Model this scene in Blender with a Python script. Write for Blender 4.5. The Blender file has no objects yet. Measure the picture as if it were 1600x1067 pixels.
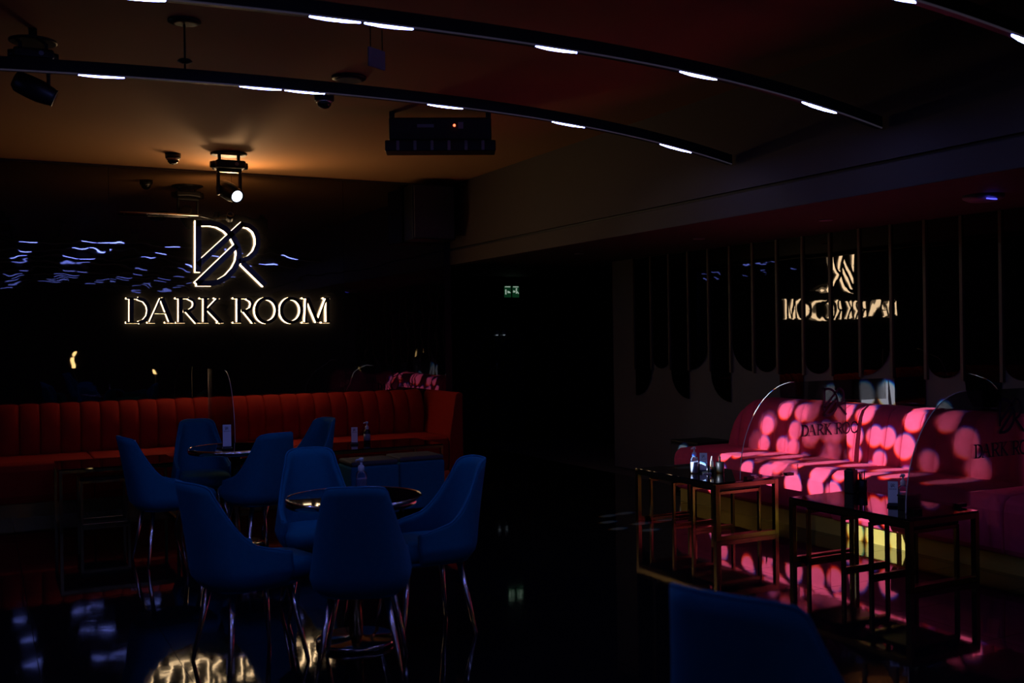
import bpy, bmesh, math, random
from mathutils import Vector, Matrix, Euler
random.seed(7)
S = bpy.context.scene
COL = S.collection
PI = math.pi

# ------------------------------------------------------------------ camera
YAW, PIT, ROLL = math.radians(27.4), math.radians(-0.22), math.radians(0.8)
fwd = Vector((math.sin(YAW) * math.cos(PIT), math.cos(YAW) * math.cos(PIT), math.sin(PIT)))
r0 = Vector((math.cos(YAW), -math.sin(YAW), 0))
u0 = r0.cross(fwd)
rt = r0 * math.cos(ROLL) - u0 * math.sin(ROLL)
up = r0 * math.sin(ROLL) + u0 * math.cos(ROLL)
cd = bpy.data.cameras.new('camera')
cam = bpy.data.objects.new('camera', cd)
COL.objects.link(cam)
cam.matrix_world = Matrix(((rt.x, up.x, -fwd.x, 0), (rt.y, up.y, -fwd.y, 0), (rt.z, up.z, -fwd.z, 1.55), (0, 0, 0, 1)))
cd.sensor_width = 36
cd.lens = 36
cd.clip_start = 0.05
cd.dof.use_dof = True
cd.dof.focus_distance = 8.5
cd.dof.aperture_fstop = 2.8
S.camera = cam

# ------------------------------------------------------------------ world, exposure, lights
S.view_settings.view_transform = 'Standard'
S.view_settings.look = 'None'
S.view_settings.exposure = 0
S.view_settings.gamma = 1
S.view_settings.use_curve_mapping = False
S.cycles.use_denoising = True
S.cycles.max_bounces = 10
S.cycles.glossy_bounces = 6
S.cycles.transparent_max_bounces = 12
S.cycles.sample_clamp_indirect = 4
w = bpy.data.worlds.new('world')
S.world = w
w.use_nodes = True
w.node_tree.nodes['Background'].inputs[0].default_value = (0.6, 0.65, 1, 1)
w.node_tree.nodes['Background'].inputs[1].default_value = 0.0006

# brightness of the lamps of the room (watts or emission strength)
GOBO_W = 3900
UPLIGHT_W = 34  # inferred can lamp, added for the ceiling glow
SIGN_E = 9.0
LED_E = 46.0
SIGN_C = (1.0, 0.68, 0.36)
LED_C = (0.20, 0.26, 1.0)

# moving-head projector: a spot lamp whose gobo wheel throws round dots (targets in metres on couch, wall, floor)
LAMP_POS = Vector((0.40, 6.40, 2.95))
LAMP_AIM = Vector((6.1, 6.3, 0.5))
# (x, y, z, radius)
GOBO = [(6.36,6.99,.87,.0125),(6.36,6.77,.87,.0135),(6.36,7.2,.71,.0125),(6.36,6.30,.90,.0135),(6.36,6.08,.90,.0135),(6.36,6.83,.69,.0115),(6.36,6.61,.68,.0135),(6.36,6.38,.66,.0135),(6.36,6.14,.69,.0135),(6.36,5.93,.71,.0125),(6.36,5.80,.71,.0125),(6.36,5.62,.65,.0145),(6.36,5.58,.88,.0145),(6.36,5.27,.90,.0150),(6.36,5.07,.73,.0165),(6.36,4.94,.54,.0150),(6.36,5.37,.55,.0130),(6.36,7.22,.53,.0110),(6.36,6.97,.535,.0110),(6.36,6.83,.53,.0100),(6.36,6.34,.545,.0110),(6.36,6.11,.535,.0100),(6.36,5.85,.52,.0100),
 (6.68,6.14,1.04,.0150),(6.68,6.38,1.03,.0150),(6.68,6.76,.99,.0150),(6.68,5.57,.93,.0110),
 (5.76,6.44,.5,.0135),(5.70,5.98,.5,.0145),(5.78,5.76,.5,.0125),(5.95,7.02,.5,.0130),(6.12,6.66,.5,.0120),(6.10,6.2,.5,.0110),(5.98,5.34,.5,.0130),(5.80,7.14,.5,.0115),(6.0,4.95,.5,.0130),
 (6.2,6.45,.5,.0105),(5.9,6.25,.5,.011),(6.15,5.95,.5,.0105),(6.15,6.9,.5,.0105),(6.15,5.6,.5,.0105),(5.86,5.55,.5,.010),(5.75,6.24,.34,.0150),(5.75,5.99,.35,.0130),(5.75,5.80,.33,.0130),(5.75,6.80,.41,.0120),(5.75,6.56,.41,.0120),(5.75,7.13,.34,.0110),(5.75,7.25,.19,.0110),(5.75,7.02,.19,.0120),(5.75,6.54,.27,.0120),(5.75,5.56,.26,.0150),(5.75,5.27,.24,.0150),
 (5.79,5.44,.06,.0150),(5.79,5.22,.05,.0145),(5.79,5.64,.07,.0120),(6.15,8.22,.39,.0120),(6.15,8.22,.20,.0090),(5.07,6.63,.50,.0110),
 (4.78,7.47,0,.0090),(4.97,7.50,0,.0090),(4.81,7.02,0,.0090),(4.53,6.93,0,.0090),(4.71,6.75,0,.0090),(5.09,7.06,0,.0090),(4.62,7.22,0,.0090)]

def gobo_lamp():
    ld = bpy.data.lights.new('projector_beam', 'SPOT')
    ld.energy = GOBO_W
    ld.spot_size = math.radians(46)
    ld.spot_blend = 0.25
    ld.shadow_soft_size = 0.012
    ld.use_nodes = True
    ob = bpy.data.objects.new('projector_beam', ld)
    COL.objects.link(ob)
    q = (LAMP_AIM - LAMP_POS).to_track_quat('-Z', 'Y')
    M = Matrix.Translation(LAMP_POS) @ q.to_matrix().to_4x4()
    ob.matrix_world = M
    Mi = M.inverted()
    # group: vector in, mask out
    g = bpy.data.node_groups.new('gobo_wheel', 'ShaderNodeTree')
    g.interface.new_socket('P', in_out='INPUT', socket_type='NodeSocketVector')
    g.interface.new_socket('Mask', in_out='OUTPUT', socket_type='NodeSocketFloat')
    N, L = g.nodes, g.links
    gi, go = N.new('NodeGroupInput'), N.new('NodeGroupOutput')
    rnd = random.Random(3)
    last = None
    for p in GOBO:
        l = Mi @ Vector(p[:3])
        d = N.new('ShaderNodeVectorMath'); d.operation = 'DISTANCE'
        L.new(gi.outputs[0], d.inputs[0])
        d.inputs[1].default_value = (l.x / -l.z, l.y / -l.z, 0)
        s = N.new('ShaderNodeMath'); s.operation = 'SUBTRACT'
        L.new(d.outputs['Value'], s.inputs[0])
        s.inputs[1].default_value = p[3] * 1.07
        if last is None:
            last = s
        else:
            m = N.new('ShaderNodeMath'); m.operation = 'MINIMUM'
            L.new(last.outputs[0], m.inputs[0]); L.new(s.outputs[0], m.inputs[1])
            last = m
    mr = N.new('ShaderNodeMapRange')
    mr.interpolation_type = 'SMOOTHSTEP'
    mr.inputs['From Min'].default_value = 0.0013
    mr.inputs['From Max'].default_value = -0.0013
    L.new(last.outputs[0], mr.inputs['Value'])
    L.new(mr.outputs[0], go.inputs[0])
    t = ld.node_tree
    N, L = t.nodes, t.links
    em = N['Emission']
    tc = N.new('ShaderNodeTexCoord')
    sp = N.new('ShaderNodeSeparateXYZ')
    L.new(tc.outputs['Normal'], sp.inputs[0])
    ng = N.new('ShaderNodeMath'); ng.operation = 'MULTIPLY'; ng.inputs[1].default_value = -1
    L.new(sp.outputs[2], ng.inputs[0])
    dx = N.new('ShaderNodeMath'); dx.operation = 'DIVIDE'
    dy = N.new('ShaderNodeMath'); dy.operation = 'DIVIDE'
    L.new(sp.outputs[0], dx.inputs[0]); L.new(ng.outputs[0], dx.inputs[1])
    L.new(sp.outputs[1], dy.inputs[0]); L.new(ng.outputs[0], dy.inputs[1])
    cb = N.new('ShaderNodeCombineXYZ')
    L.new(dx.outputs[0], cb.inputs[0]); L.new(dy.outputs[0], cb.inputs[1])
    cc = N.new('ShaderNodeCombineColor')
    for i, k in enumerate((-1, 0, 1)):          # the lens splits colours a little at the rims
        a = N.new('ShaderNodeVectorMath'); a.operation = 'ADD'
        a.inputs[1].default_value = (-0.0004 * k, -0.0014 * k, 0)
        L.new(cb.outputs[0], a.inputs[0])
        gn = N.new('ShaderNodeGroup'); gn.node_tree = g
        L.new(a.outputs[0], gn.inputs[0])
        f = N.new('ShaderNodeMath'); f.operation = 'MULTIPLY_ADD'
        f.inputs[1].default_value = (0.72, 0.80, 1.0)[i]
        f.inputs[2].default_value = 0.005
        L.new(gn.outputs[0], f.inputs[0])
        L.new(f.outputs[0], cc.inputs[i])
    L.new(cc.outputs[0], em.inputs['Color'])
    em.inputs['Strength'].default_value = 1.0
    return M
LAMP_M = gobo_lamp()

# ------------------------------------------------------------------ materials
def nodes_of(name):
    m = bpy.data.materials.new(name)
    m.use_nodes = True
    return m, m.node_tree.nodes, m.node_tree.links, m.node_tree.nodes['Principled BSDF']

def mat(name, col, rough=0.5, metal=0.0, spec=0.5, sheen=0.0, emit=None, es=0.0, noise=0.0, nscale=20.0, bump=0.0, bscale=60.0, bdist=0.01, stretch=None):
    m, N, L, b = nodes_of(name)
    b.inputs['Base Color'].default_value = (*col, 1)
    b.inputs['Roughness'].default_value = rough
    b.inputs['Metallic'].default_value = metal
    b.inputs['Specular IOR Level'].default_value = spec
    if sheen:
        b.inputs['Sheen Weight'].default_value = sheen
        b.inputs['Sheen Roughness'].default_value = 0.4
        b.inputs['Sheen Tint'].default_value = (*[min(1, c * 3 + .05) for c in col], 1)
    if emit:
        b.inputs['Emission Color'].default_value = (*emit, 1)
        b.inputs['Emission Strength'].default_value = es
    if noise or bump:
        tc = N.new('ShaderNodeTexCoord')
        src = tc.outputs['Object']
        if stretch:
            mp = N.new('ShaderNodeMapping'); mp.inputs['Scale'].default_value = stretch
            L.new(src, mp.inputs[0]); src = mp.outputs[0]
    if noise:
        n = N.new('ShaderNodeTexNoise'); n.inputs['Scale'].default_value = nscale; n.inputs['Detail'].default_value = 4
        L.new(src, n.inputs['Vector'])
        mx = N.new('ShaderNodeMix'); mx.data_type = 'RGBA'
        mx.inputs[6].default_value = (*[c * (1 - noise) for c in col], 1)
        mx.inputs[7].default_value = (*[min(1, c * (1 + noise)) for c in col], 1)
        L.new(n.outputs['Fac'], mx.inputs[0]); L.new(mx.outputs[2], b.inputs['Base Color'])
    if bump:
        n = N.new('ShaderNodeTexNoise'); n.inputs['Scale'].default_value = bscale; n.inputs['Detail'].default_value = 2
        L.new(src, n.inputs['Vector'])
        bp = N.new('ShaderNodeBump'); bp.inputs['Strength'].default_value = bump; bp.inputs['Distance'].default_value = bdist
        L.new(n.outputs['Fac'], bp.inputs['Height']); L.new(bp.outputs[0], b.inputs['Normal'])
    return m

def emitter(name, col, s):
    m, N, L, b = nodes_of(name)
    b.inputs['Base Color'].default_value = (0.02, 0.02, 0.02, 1)
    b.inputs['Emission Color'].default_value = (*col, 1)
    b.inputs['Emission Strength'].default_value = s
    return m

def clear(name, tint, gloss):
    m, N, L, b = nodes_of(name)
    N.remove(b)
    tr = N.new('ShaderNodeBsdfTransparent'); tr.inputs[0].default_value = (*tint, 1)
    gl = N.new('ShaderNodeBsdfGlossy'); gl.inputs['Roughness'].default_value = 0.03
    fr = N.new('ShaderNodeFresnel'); fr.inputs[0].default_value = 1.45
    mu = N.new('ShaderNodeMath'); mu.operation = 'MULTIPLY'; mu.inputs[1].default_value = gloss
    L.new(fr.outputs[0], mu.inputs[0])
    mx = N.new('ShaderNodeMixShader')
    L.new(mu.outputs[0], mx.inputs[0]); L.new(tr.outputs[0], mx.inputs[1]); L.new(gl.outputs[0], mx.inputs[2])
    L.new(mx.outputs[0], N['Material Output'].inputs[0])
    return m

M = {}
M['ceiling'] = mat('ceiling_paint', (0.50, 0.235, 0.085), 0.75, noise=0.08, nscale=0.6)
M['fascia'] = mat('fascia_paint', (0.062, 0.040, 0.030), 0.7, noise=0.05, nscale=1.0)
M['dark_wall'] = mat('dark_wall_paint', (0.012, 0.012, 0.013), 0.6, noise=0.2, nscale=3)
M['back_mirror'] = mat('black_wavy_mirror', (0.10, 0.098, 0.10), 0.012, 0.93, bump=0.22, bscale=1.9, bdist=0.012, stretch=(1, 1, 1.4))
M['panel_mirror'] = mat('smoked_mirror', (0.10, 0.10, 0.105), 0.012, 0.98, bump=0.07, bscale=3.0, bdist=0.008, stretch=(1, 1.4, .7))
M['panel_wall'] = mat('taupe_wall_paint', (0.11, 0.10, 0.096), 0.7, noise=0.06, nscale=4)
M['slat'] = mat('slat_lacquer', (0.10, 0.075, 0.055), 0.5, noise=0.06, nscale=8)
M['tile'] = mat('black_polished_tile', (0.006, 0.006, 0.007), 0.045, spec=0.55, bump=0.07, bscale=9, bdist=0.003)
M['grout'] = mat('grey_grout', (0.10, 0.09, 0.08), 0.6, noise=0.1)
M['blue'] = mat('blue_velvet', (0.004, 0.16, 0.27), 0.85, spec=0.15, sheen=0.12, noise=0.12, nscale=40, bump=0.2, bscale=260, bdist=0.001)
M['piping'] = mat('blue_piping', (0.006, 0.19, 0.34), 0.7, spec=0.2, noise=0.1, nscale=60)
M['red'] = mat('red_velvet', (0.32, 0.016, 0.008), 0.8, spec=0.15, sheen=0.15, noise=0.12, nscale=18, bump=0.15, bscale=200, bdist=0.001)
M['pink'] = mat('crimson_velvet', (0.74, 0.065, 0.13), 0.8, spec=0.15, sheen=0.2, noise=0.18, nscale=16, bump=0.2, bscale=160, bdist=0.001)
M['brass'] = mat('polished_brass', (0.27, 0.20, 0.095), 0.25, 1.0, noise=0.06, nscale=6)
M['plinth'] = mat('satin_brass_sheet', (0.80, 0.60, 0.12), 0.42, 0.55, noise=0.12, nscale=5)
M['chrome'] = mat('rose_chrome', (0.80, 0.74, 0.68), 0.14, 1.0, noise=0.03)
M['black_glass'] = mat('black_glass', (0.004, 0.004, 0.005), 0.02, spec=0.7, noise=0.1)
M['black_plastic'] = mat('black_plastic', (0.006, 0.006, 0.007), 0.45, noise=0.1, nscale=30)
M['black_metal'] = mat('black_metal', (0.015, 0.015, 0.017), 0.35, 0.4, noise=0.1, nscale=30)
M['face'] = mat('black_sign_face', (0.010, 0.009, 0.009), 0.18, noise=0.1, nscale=10)
M['grille'] = mat('speaker_mesh', (0.07, 0.07, 0.075), 0.5, 0.3, noise=0.2, nscale=80, bump=0.8, bscale=120, bdist=0.004)
M['white'] = mat('white_plastic', (0.75, 0.75, 0.78), 0.4, noise=0.03)
M['grey'] = mat('grey_plastic', (0.30, 0.30, 0.34), 0.5, noise=0.05)
M['paper'] = mat('printed_card', (0.80, 0.80, 0.84), 0.6, noise=0.03, nscale=10)
M['ink'] = mat('dark_ink', (0.02, 0.02, 0.05), 0.6, noise=0.05)
M['leather'] = mat('black_leather', (0.014, 0.012, 0.012), 0.35, noise=0.2, nscale=30, bump=0.2, bscale=90, bdist=0.002)
M['bottle'] = clear('clear_bottle', (0.80, 0.84, 0.95), 1.6)
M['gel'] = mat('sanitizer_gel', (0.70, 0.72, 0.85), 0.15, noise=0.08, nscale=20)
M['acrylic'] = clear('clear_acrylic', (0.97, 0.97, 0.97), 0.9)
M['edge'] = mat('polished_acrylic_edge', (0.75, 0.72, 0.68), 0.15, spec=0.8, noise=0.05)  # clear edge coloured pale for the light it catches
M['pouf'] = mat('grey_pouf_top', (0.06, 0.07, 0.08), 0.8, noise=0.1, nscale=30)
M['sign_light'] = emitter('monogram_light', SIGN_C, SIGN_E)
M['letter_light'] = emitter('letter_light', SIGN_C, SIGN_E * 0.85)
M['led'] = emitter('led_segment', LED_C, LED_E)
M['led_far'] = emitter('led_segment_dimmed', LED_C, LED_E * 0.22)
M['led_dim'] = mat('led_diffuser', (0.35, 0.33, 0.38), 0.5, emit=(0.5, 0.42, 0.6), es=0.03, noise=0.05)
M['lens'] = emitter('lamp_lens', (0.75, 0.85, 1.0), 3.0)
M['red_led'] = emitter('red_indicator', (1.0, 0.12, 0.05), 4.0)
M['blue_led'] = emitter('blue_status_light', (0.08, 0.08, 1.0), 2.0)
M['exit'] = mat('exit_green', (0.01, 0.12, 0.04), 0.5, emit=(0.02, 0.20, 0.07), es=0.10, noise=0.1)
M['exit_mark'] = emitter('exit_pictogram', (0.55, 0.75, 0.6), 0.45)
M['amber'] = emitter('amber_lamp', (1.0, 0.62, 0.22), 14.0)
M['dim_lamp'] = emitter('dim_lamp', (0.7, 0.85, 1.0), 0.25)
M['glass_dark'] = mat('dark_door_glass', (0.02, 0.025, 0.028), 0.08, spec=0.6, noise=0.1)

# ------------------------------------------------------------------ builders
class MB:
    def __init__(s):
        s.v, s.f, s.sm = [], [], []
    def add(s, vs, fs, smooth=False):
        o = len(s.v)
        s.v += [tuple(v) for v in vs]
        for f in fs:
            s.f.append([i + o for i in f]); s.sm.append(smooth)
        return s
    def box(s, a, b, Mx=None):
        vs = [Vector((x, y, z)) for z in (a[2], b[2]) for y in (a[1], b[1]) for x in (a[0], b[0])]
        if Mx: vs = [Mx @ v for v in vs]
        return s.add(vs, [(0, 2, 3, 1), (4, 5, 7, 6), (0, 1, 5, 4), (2, 6, 7, 3), (0, 4, 6, 2), (1, 3, 7, 5)])
    def tube(s, pts, rad, n=10, cap=True):
        pts = [Vector(p) for p in pts]
        rs = rad if isinstance(rad, (list, tuple)) else [rad] * len(pts)
        vs, prev = [], None
        for i, p in enumerate(pts):
            a = pts[max(0, i - 1)]; b = pts[min(len(pts) - 1, i + 1)]
            t = (b - a).normalized()
            if prev is None:
                ref = Vector((0, 0, 1)) if abs(t.z) < 0.9 else Vector((1, 0, 0))
                x = t.cross(ref).normalized()
            else:
                x = (prev - t * prev.dot(t)).normalized()
            prev = x
            y = t.cross(x)
            for k in range(n):
                an = 2 * PI * k / n
                vs.append(p + (x * math.cos(an) + y * math.sin(an)) * rs[i])
        fs = []
        for i in range(len(pts) - 1):
            for k in range(n):
                fs.append((i * n + k, i * n + (k + 1) % n, (i + 1) * n + (k + 1) % n, (i + 1) * n + k))
        s.add(vs, fs, True)
        if cap:
            o = len(s.v) - len(vs)
            s.f.append([o + k for k in range(n)][::-1]); s.sm.append(False)
            s.f.append([o + (len(pts) - 1) * n + k for k in range(n)]); s.sm.append(False)
        return s
    def lathe(s, prof, c=(0, 0, 0), n=32, Mx=None):
        vs = []
        for r, z in prof:
            for k in range(n):
                an = 2 * PI * k / n
                v = Vector((c[0] + r * math.cos(an), c[1] + r * math.sin(an), c[2] + z))
                vs.append(Mx @ v if Mx else v)
        fs = []
        for i in range(len(prof) - 1):
            for k in range(n):
                fs.append((i * n + k, i * n + (k + 1) % n, (i + 1) * n + (k + 1) % n, (i + 1) * n + k))
        s.add(vs, fs, True)
        o = len(s.v) - len(vs)
        s.f.append([o + k for k in range(n)][::-1]); s.sm.append(False)
        s.f.append([o + (len(prof) - 1) * n + k for k in range(n)]); s.sm.append(False)
        return s
    def prism(s, poly, place, d0, d1, smooth=False):
        """poly: list of 2D; place(u, v, d) -> 3D; side walls and two caps"""
        n = len(poly)
        vs = [place(u, v, d0) for u, v in poly] + [place(u, v, d1) for u, v in poly]
        fs = [(i, (i + 1) % n, n + (i + 1) % n, n + i) for i in range(n)]
        s.add(vs, fs, smooth)
        o = len(s.v) - 2 * n
        s.f.append([o + i for i in range(n)][::-1]); s.sm.append(False)
        s.f.append([o + n + i for i in range(n)]); s.sm.append(False)
        return s
    def ribbon(s, pts, wd, place, d0, d1):
        """flat stroke of width wd along a 2D polyline, extruded from d0 to d1"""
        P = [Vector(p) for p in pts]
        lft, rgt = [], []
        for i, p in enumerate(P):
            a = P[max(0, i - 1)]; b = P[min(len(P) - 1, i + 1)]
            t = (b - a).normalized()
            nv = Vector((-t.y, t.x)) * wd / 2
            lft.append(p + nv); rgt.append(p - nv)
        for i in range(len(P) - 1):
            q = [lft[i], lft[i + 1], rgt[i + 1], rgt[i]]
            s.prism([(a.x, a.y) for a in q], place, d0, d1)
        return s
    def mesh(s, name, m):
        me = bpy.data.meshes.new(name)
        me.from_pydata(s.v, [], s.f)
        me.polygons.foreach_set('use_smooth', s.sm)
        bm = bmesh.new(); bm.from_mesh(me)
        bmesh.ops.recalc_face_normals(bm, faces=bm.faces)
        bm.to_mesh(me); bm.free()
        me.materials.append(m)
        cnt = {}
        for p in me.polygons:
            for ek in p.edge_keys: cnt[ek] = cnt.get(ek, 0) + 1
        sh = [cnt.get(tuple(sorted(e.vertices)), 0) == 1 for e in me.edges]
        if any(sh):
            at = me.attributes.new('sharp_edge', 'BOOLEAN', 'EDGE')
            at.data.foreach_set('value', sh)
        return me
    def build(s, name, m, parent=None, bevel=0.0, seg=2):
        o = bpy.data.objects.new(name, s.mesh(name, m))
        COL.objects.link(o)
        if parent is not None: o.parent = parent
        if bevel:
            b = o.modifiers.new('bevel', 'BEVEL'); b.width = bevel; b.segments = seg; b.limit_method = 'ANGLE'
            b.harden_normals = False
        return o

def thing(name, label, cat, loc=(0, 0, 0), rz=0.0, group=None):
    o = bpy.data.objects.new(name, None)
    o.empty_display_size = 0.1
    COL.objects.link(o)
    o.location = loc; o.rotation_euler = (0, 0, rz)
    o['label'] = label; o['category'] = cat
    if group: o['group'] = group
    return o
def tag(o, label, cat, group=None):
    o['label'] = label; o['category'] = cat
    if group: o['group'] = group
    return o
def struct(o):
    o['kind'] = 'structure'
    return o
def dup(root, loc, rz, label, group=None):
    r = root.copy(); COL.objects.link(r)
    r.location = loc; r.rotation_euler = (0, 0, rz); r['label'] = label
    if group: r['group'] = group
    for ch in list(root.children):
        c = ch.copy(); COL.objects.link(c); c.parent = r
        for gch in list(ch.children):
            d = gch.copy(); COL.objects.link(d); d.parent = c
    return r

# ------------------------------------------------------------------ room shell
YB = 11.0            # mirror wall
XR = 6.7             # right wall
CZ = 3.34            # main ceiling
XF = 4.90            # face of the dropped ceiling
floor = struct(MB().box((-3.2, -9, -0.14), (8.2, 15.3, -0.012)).build('floor', M['grout']))
X0, Y0, PX, PY = 0.835, 5.26, 0.612, 0.6
tm = MB().box((-PX / 2 + .0015, -PY / 2 + .0015, -0.0115), (PX / 2 - .0015, PY / 2 - .0015, 0)).mesh('tile', M['tile'])
for i in range(-2, 10):
    for j in range(-6, 14):
        cx, cy = X0 + (i + .5) * PX, Y0 + (j + .5) * PY
        if cx > XR - PX * .45: continue
        if cx < -.45 or cy < cx * .35 - .6: continue
        o = bpy.data.objects.new('tile', tm); COL.objects.link(o); o.parent = floor
        o.location = (cx, cy, 0)
# floor beyond the tiles that can be told apart
fs = MB()
lo, hi = X0 - 2 * PX, X0 + 9 * PX
for a, b in (((-3.2, -9), (8.2, Y0 - 6 * PY)), ((-3.2, Y0 + 14 * PY), (8.2, 15.3)), ((-3.2, Y0 - 6 * PY), (lo, Y0 + 14 * PY))):
    fs.box((a[0], a[1], -0.0115), (b[0], b[1], -0.0005))
o = fs.build('distant_floor', M['tile'], floor); o['kind'] = 'stuff'

struct(MB().box((-3.2, -9, CZ), (XF + .02, YB + .2, CZ + .15)).build('ceiling', M['ceiling']))
struct(MB().box((XF, -9, 2.44), (8.2, 15.3, 2.5)).build('ceiling', M['fascia']))
struct(MB().box((XF, -9, 2.60), (XF + .10, YB, CZ)).build('trim_1', M['fascia']))
struct(MB().box((XF + .03, -9, 2.575), (XF + .10, YB, 2.60)).build('trim_2', M['dark_wall']))
struct(MB().box((XF - .005, -9, 2.41), (XF + .10, YB, 2.575)).build('trim_3', M['fascia'], bevel=.004))
wb = struct(MB().box((-3.2, YB + .02, 0), (XF, YB + .2, CZ)).build('wall_back', M['dark_wall']))
edges = [-3.2, -2.5, -1.285, -0.065, 1.157, 2.377, 3.60, 4.82]
for i in range(len(edges) - 1):
    # each sheet bows a little of its own
    mb = MB(); n, mrows = 12, 16
    rr = random.Random(i * 5 + 1)
    am = [rr.uniform(-1, 1) * (0.0035 if i < 5 else 0.001) for _ in range(3)]
    if i in (4, 5): am = [a * .5 for a in am]
    vs, fc = [], []
    for b in range(mrows + 1):
        for a in range(n + 1):
            u, v = a / n, b / mrows
            x = edges[i] + .0015 + (edges[i + 1] - edges[i] - .003) * u
            z = 0.02 + 3.30 * v
            y = YB - .003 + am[0] * math.sin(PI * u) * math.sin(2 * PI * v + i) + am[1] * .5 * math.sin(2 * PI * u + 3 * v) + am[2] * .4 * math.sin(5 * v + 2 * u)
            vs.append((x, y, z))
    for b in range(mrows):
        for a in range(n):
            k = b * (n + 1) + a
            fc.append((k, k + 1, k + n + 2, k + n + 1))
    mb.add(vs, fc, True)
    o = mb.build('mirror_panel', M['back_mirror'], wb)
    s_ = o.modifiers.new('thick', 'SOLIDIFY'); s_.thickness = .008; s_.offset = -1
struct(MB().box((4.82, YB - .01, 0), (4.90, YB + .02, 2.42)).build('trim_4', M['black_metal']))
struct(MB().box((-3.2, YB - .03, CZ - .016), (XF, YB + .02, CZ)).build('trim_5', M['slat']))
struct(MB().box((-3.35, -9, 0), (-3.2, YB + .2, CZ)).build('wall_left', M['dark_wall']))
struct(MB().box((-3.35, -9.15, 0), (8.2, -9, CZ)).build('wall_front', M['dark_wall']))
struct(MB().box((4.82, YB + .2, 0), (4.9, 15.3, 2.44)).build('wall_corridor', M['dark_wall']))
struct(MB().box((4.82, 15.1, 0), (8.2, 15.3, 2.44)).build('wall_end', M['dark_wall']))
struct(MB().box((8.1, 10.3, 0), (8.2, 15.1, 2.44)).build('wall_recess', M['dark_wall']))
wr = struct(MB().box((XR, -9, 0), (XR + .15, 10.3, 2.44)).build('wall_right', M['panel_wall']))
# slats and smoked mirror tongues, pitch 0.342
PT = 0.342
kinds = ['LR', 'SU', 'LL', 'SR', 'LL', 'SL', 'SU', 'LU', 'SU', 'LL', 'SR', 'LU', 'SU', 'LL', 'SU', 'LR', 'SU', 'LL', 'SR', 'LU', 'SU', 'LL']
rr = random.Random(11)
sm = MB().box((XR - .03, -.013, 1.17), (XR, .013, 2.44)).mesh('slat', M['slat'])
for i, kd in enumerate(kinds):
    y0 = 9.83 - PT * i
    o = bpy.data.objects.new('slat', sm); COL.objects.link(o); o.parent = wr; o.location = (0, y0, 0)
    wd = PT - .032
    zb = 1.185 if kd[0] == 'S' else 0.87
    # u runs from 0 (far, left in view) to 1 (near, right in view)
    pts = []
    if kd[1] == 'U':
        R = wd / 2
        pts = [(R - R * math.cos(a * PI / 14), zb + R * .75 - R * .75 * math.sin(a * PI / 14)) for a in range(15)]
    elif kd[1] == 'L':
        R = wd
        pts = [(R - R * math.cos(a * PI / 20), zb + R * .95 - R * .95 * math.sin(a * PI / 20)) for a in range(11)]
    else:
        R = wd
        pts = [(R * math.sin(a * PI / 20), zb + R * .95 - R * .95 * math.cos(a * PI / 20)) for a in range(11)]
    poly = [(0, 2.435)] + pts + [(wd, 2.435)]
    # sheet stands in front of the paint, set at a slight angle of its own and bowed
    ta = rr.uniform(-.007, .007)
    tv = rr.uniform(-.004, .004)
    bow = rr.choice((-1, 1)) * rr.uniform(.0003, .0009)
    mb = MB()
    yy = y0 - .016
    place = lambda u, v, d: (XR - .012 + d + ta * (u - wd / 2) + tv * (v - 1.7), yy - u, v)
    # clip the tongue into vertical strips so that it can bow
    ns = 10
    def zlow(u):
        best = 9
        for (ua, va), (ub, vb) in zip(pts, pts[1:]):
            if min(ua, ub) - 1e-6 <= u <= max(ua, ub) + 1e-6:
                t = 0 if abs(ub - ua) < 1e-9 else (u - ua) / (ub - ua)
                best = min(best, va + t * (vb - va))
        return zb if best == 9 else best
    rows = 8
    vs, fc = [], []
    for a in range(ns + 1):
        u = wd * (0.5 - 0.5 * math.cos(PI * a / ns))
        zl = zlow(u)
        for b in range(rows + 1):
            z = zl + (2.435 - zl) * b / rows
            x, y, z = place(u, z, bow * (math.sin(PI * u / wd) - .5) + .0004 * math.sin(4 * z + i))
            vs.append((x, y, z))
    for a in range(ns):
        for b in range(rows):
            k = a * (rows + 1) + b
            fc.append((k, k + 1, k + rows + 2, k + rows + 1))
    mb.add(vs, fc, True)
    o = mb.build('mirror_tongue', M['panel_mirror'], wr)
    s_ = o.modifiers.new('thick', 'SOLIDIFY'); s_.thickness = .004; s_.offset = 0

# corridor door and exit sign
d1 = struct(MB().box((6.75, 15.02, 0), (6.83, 15.1, 2.14)).box((8.02, 15.02, 0), (8.1, 15.1, 2.14)).box((6.75, 15.02, 2.06), (8.1, 15.1, 2.14)).box((7.40, 15.02, 0), (7.46, 15.1, 2.06)).build('door_1', M['black_metal']))
MB().box((6.83, 15.05, 0.02), (7.40, 15.065, 2.06)).build('door_leaf', M['glass_dark'], d1)
MB().box((7.46, 15.05, 0.02), (8.02, 15.065, 2.06)).build('door_leaf', M['glass_dark'], d1)
for x in (7.37, 7.49):
    MB().tube([(x, 15.0, .9), (x, 15.0, 1.3)], .012).build('door_handle', M['chrome'], d1)
for x in (7.50, 7.63):
    t = thing('wall_lamp', 'tiny dim bluish lamp in the dark doorway under the exit sign, %s of the pair' % ('left' if x < 7.55 else 'right'), 'lamp', (x, 15.0, 1.60))
    MB().lathe([(.012, 0), (.03, .01), (.034, .05), (.02, .07)], n=12).build('lamp_shade', M['grey'], t)
    MB().lathe([(.018, -.012), (.02, -.002)], n=10).build('bulb', M['dim_lamp'], t)
t = thing('exit_sign', 'small green exit sign hanging in the dark corridor', 'sign', (6.95, 13.4, 2.13))
MB().box((-.13, .0, 0), (.13, .05, .19)).build('housing', M['black_metal'], t, bevel=.004)
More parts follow.
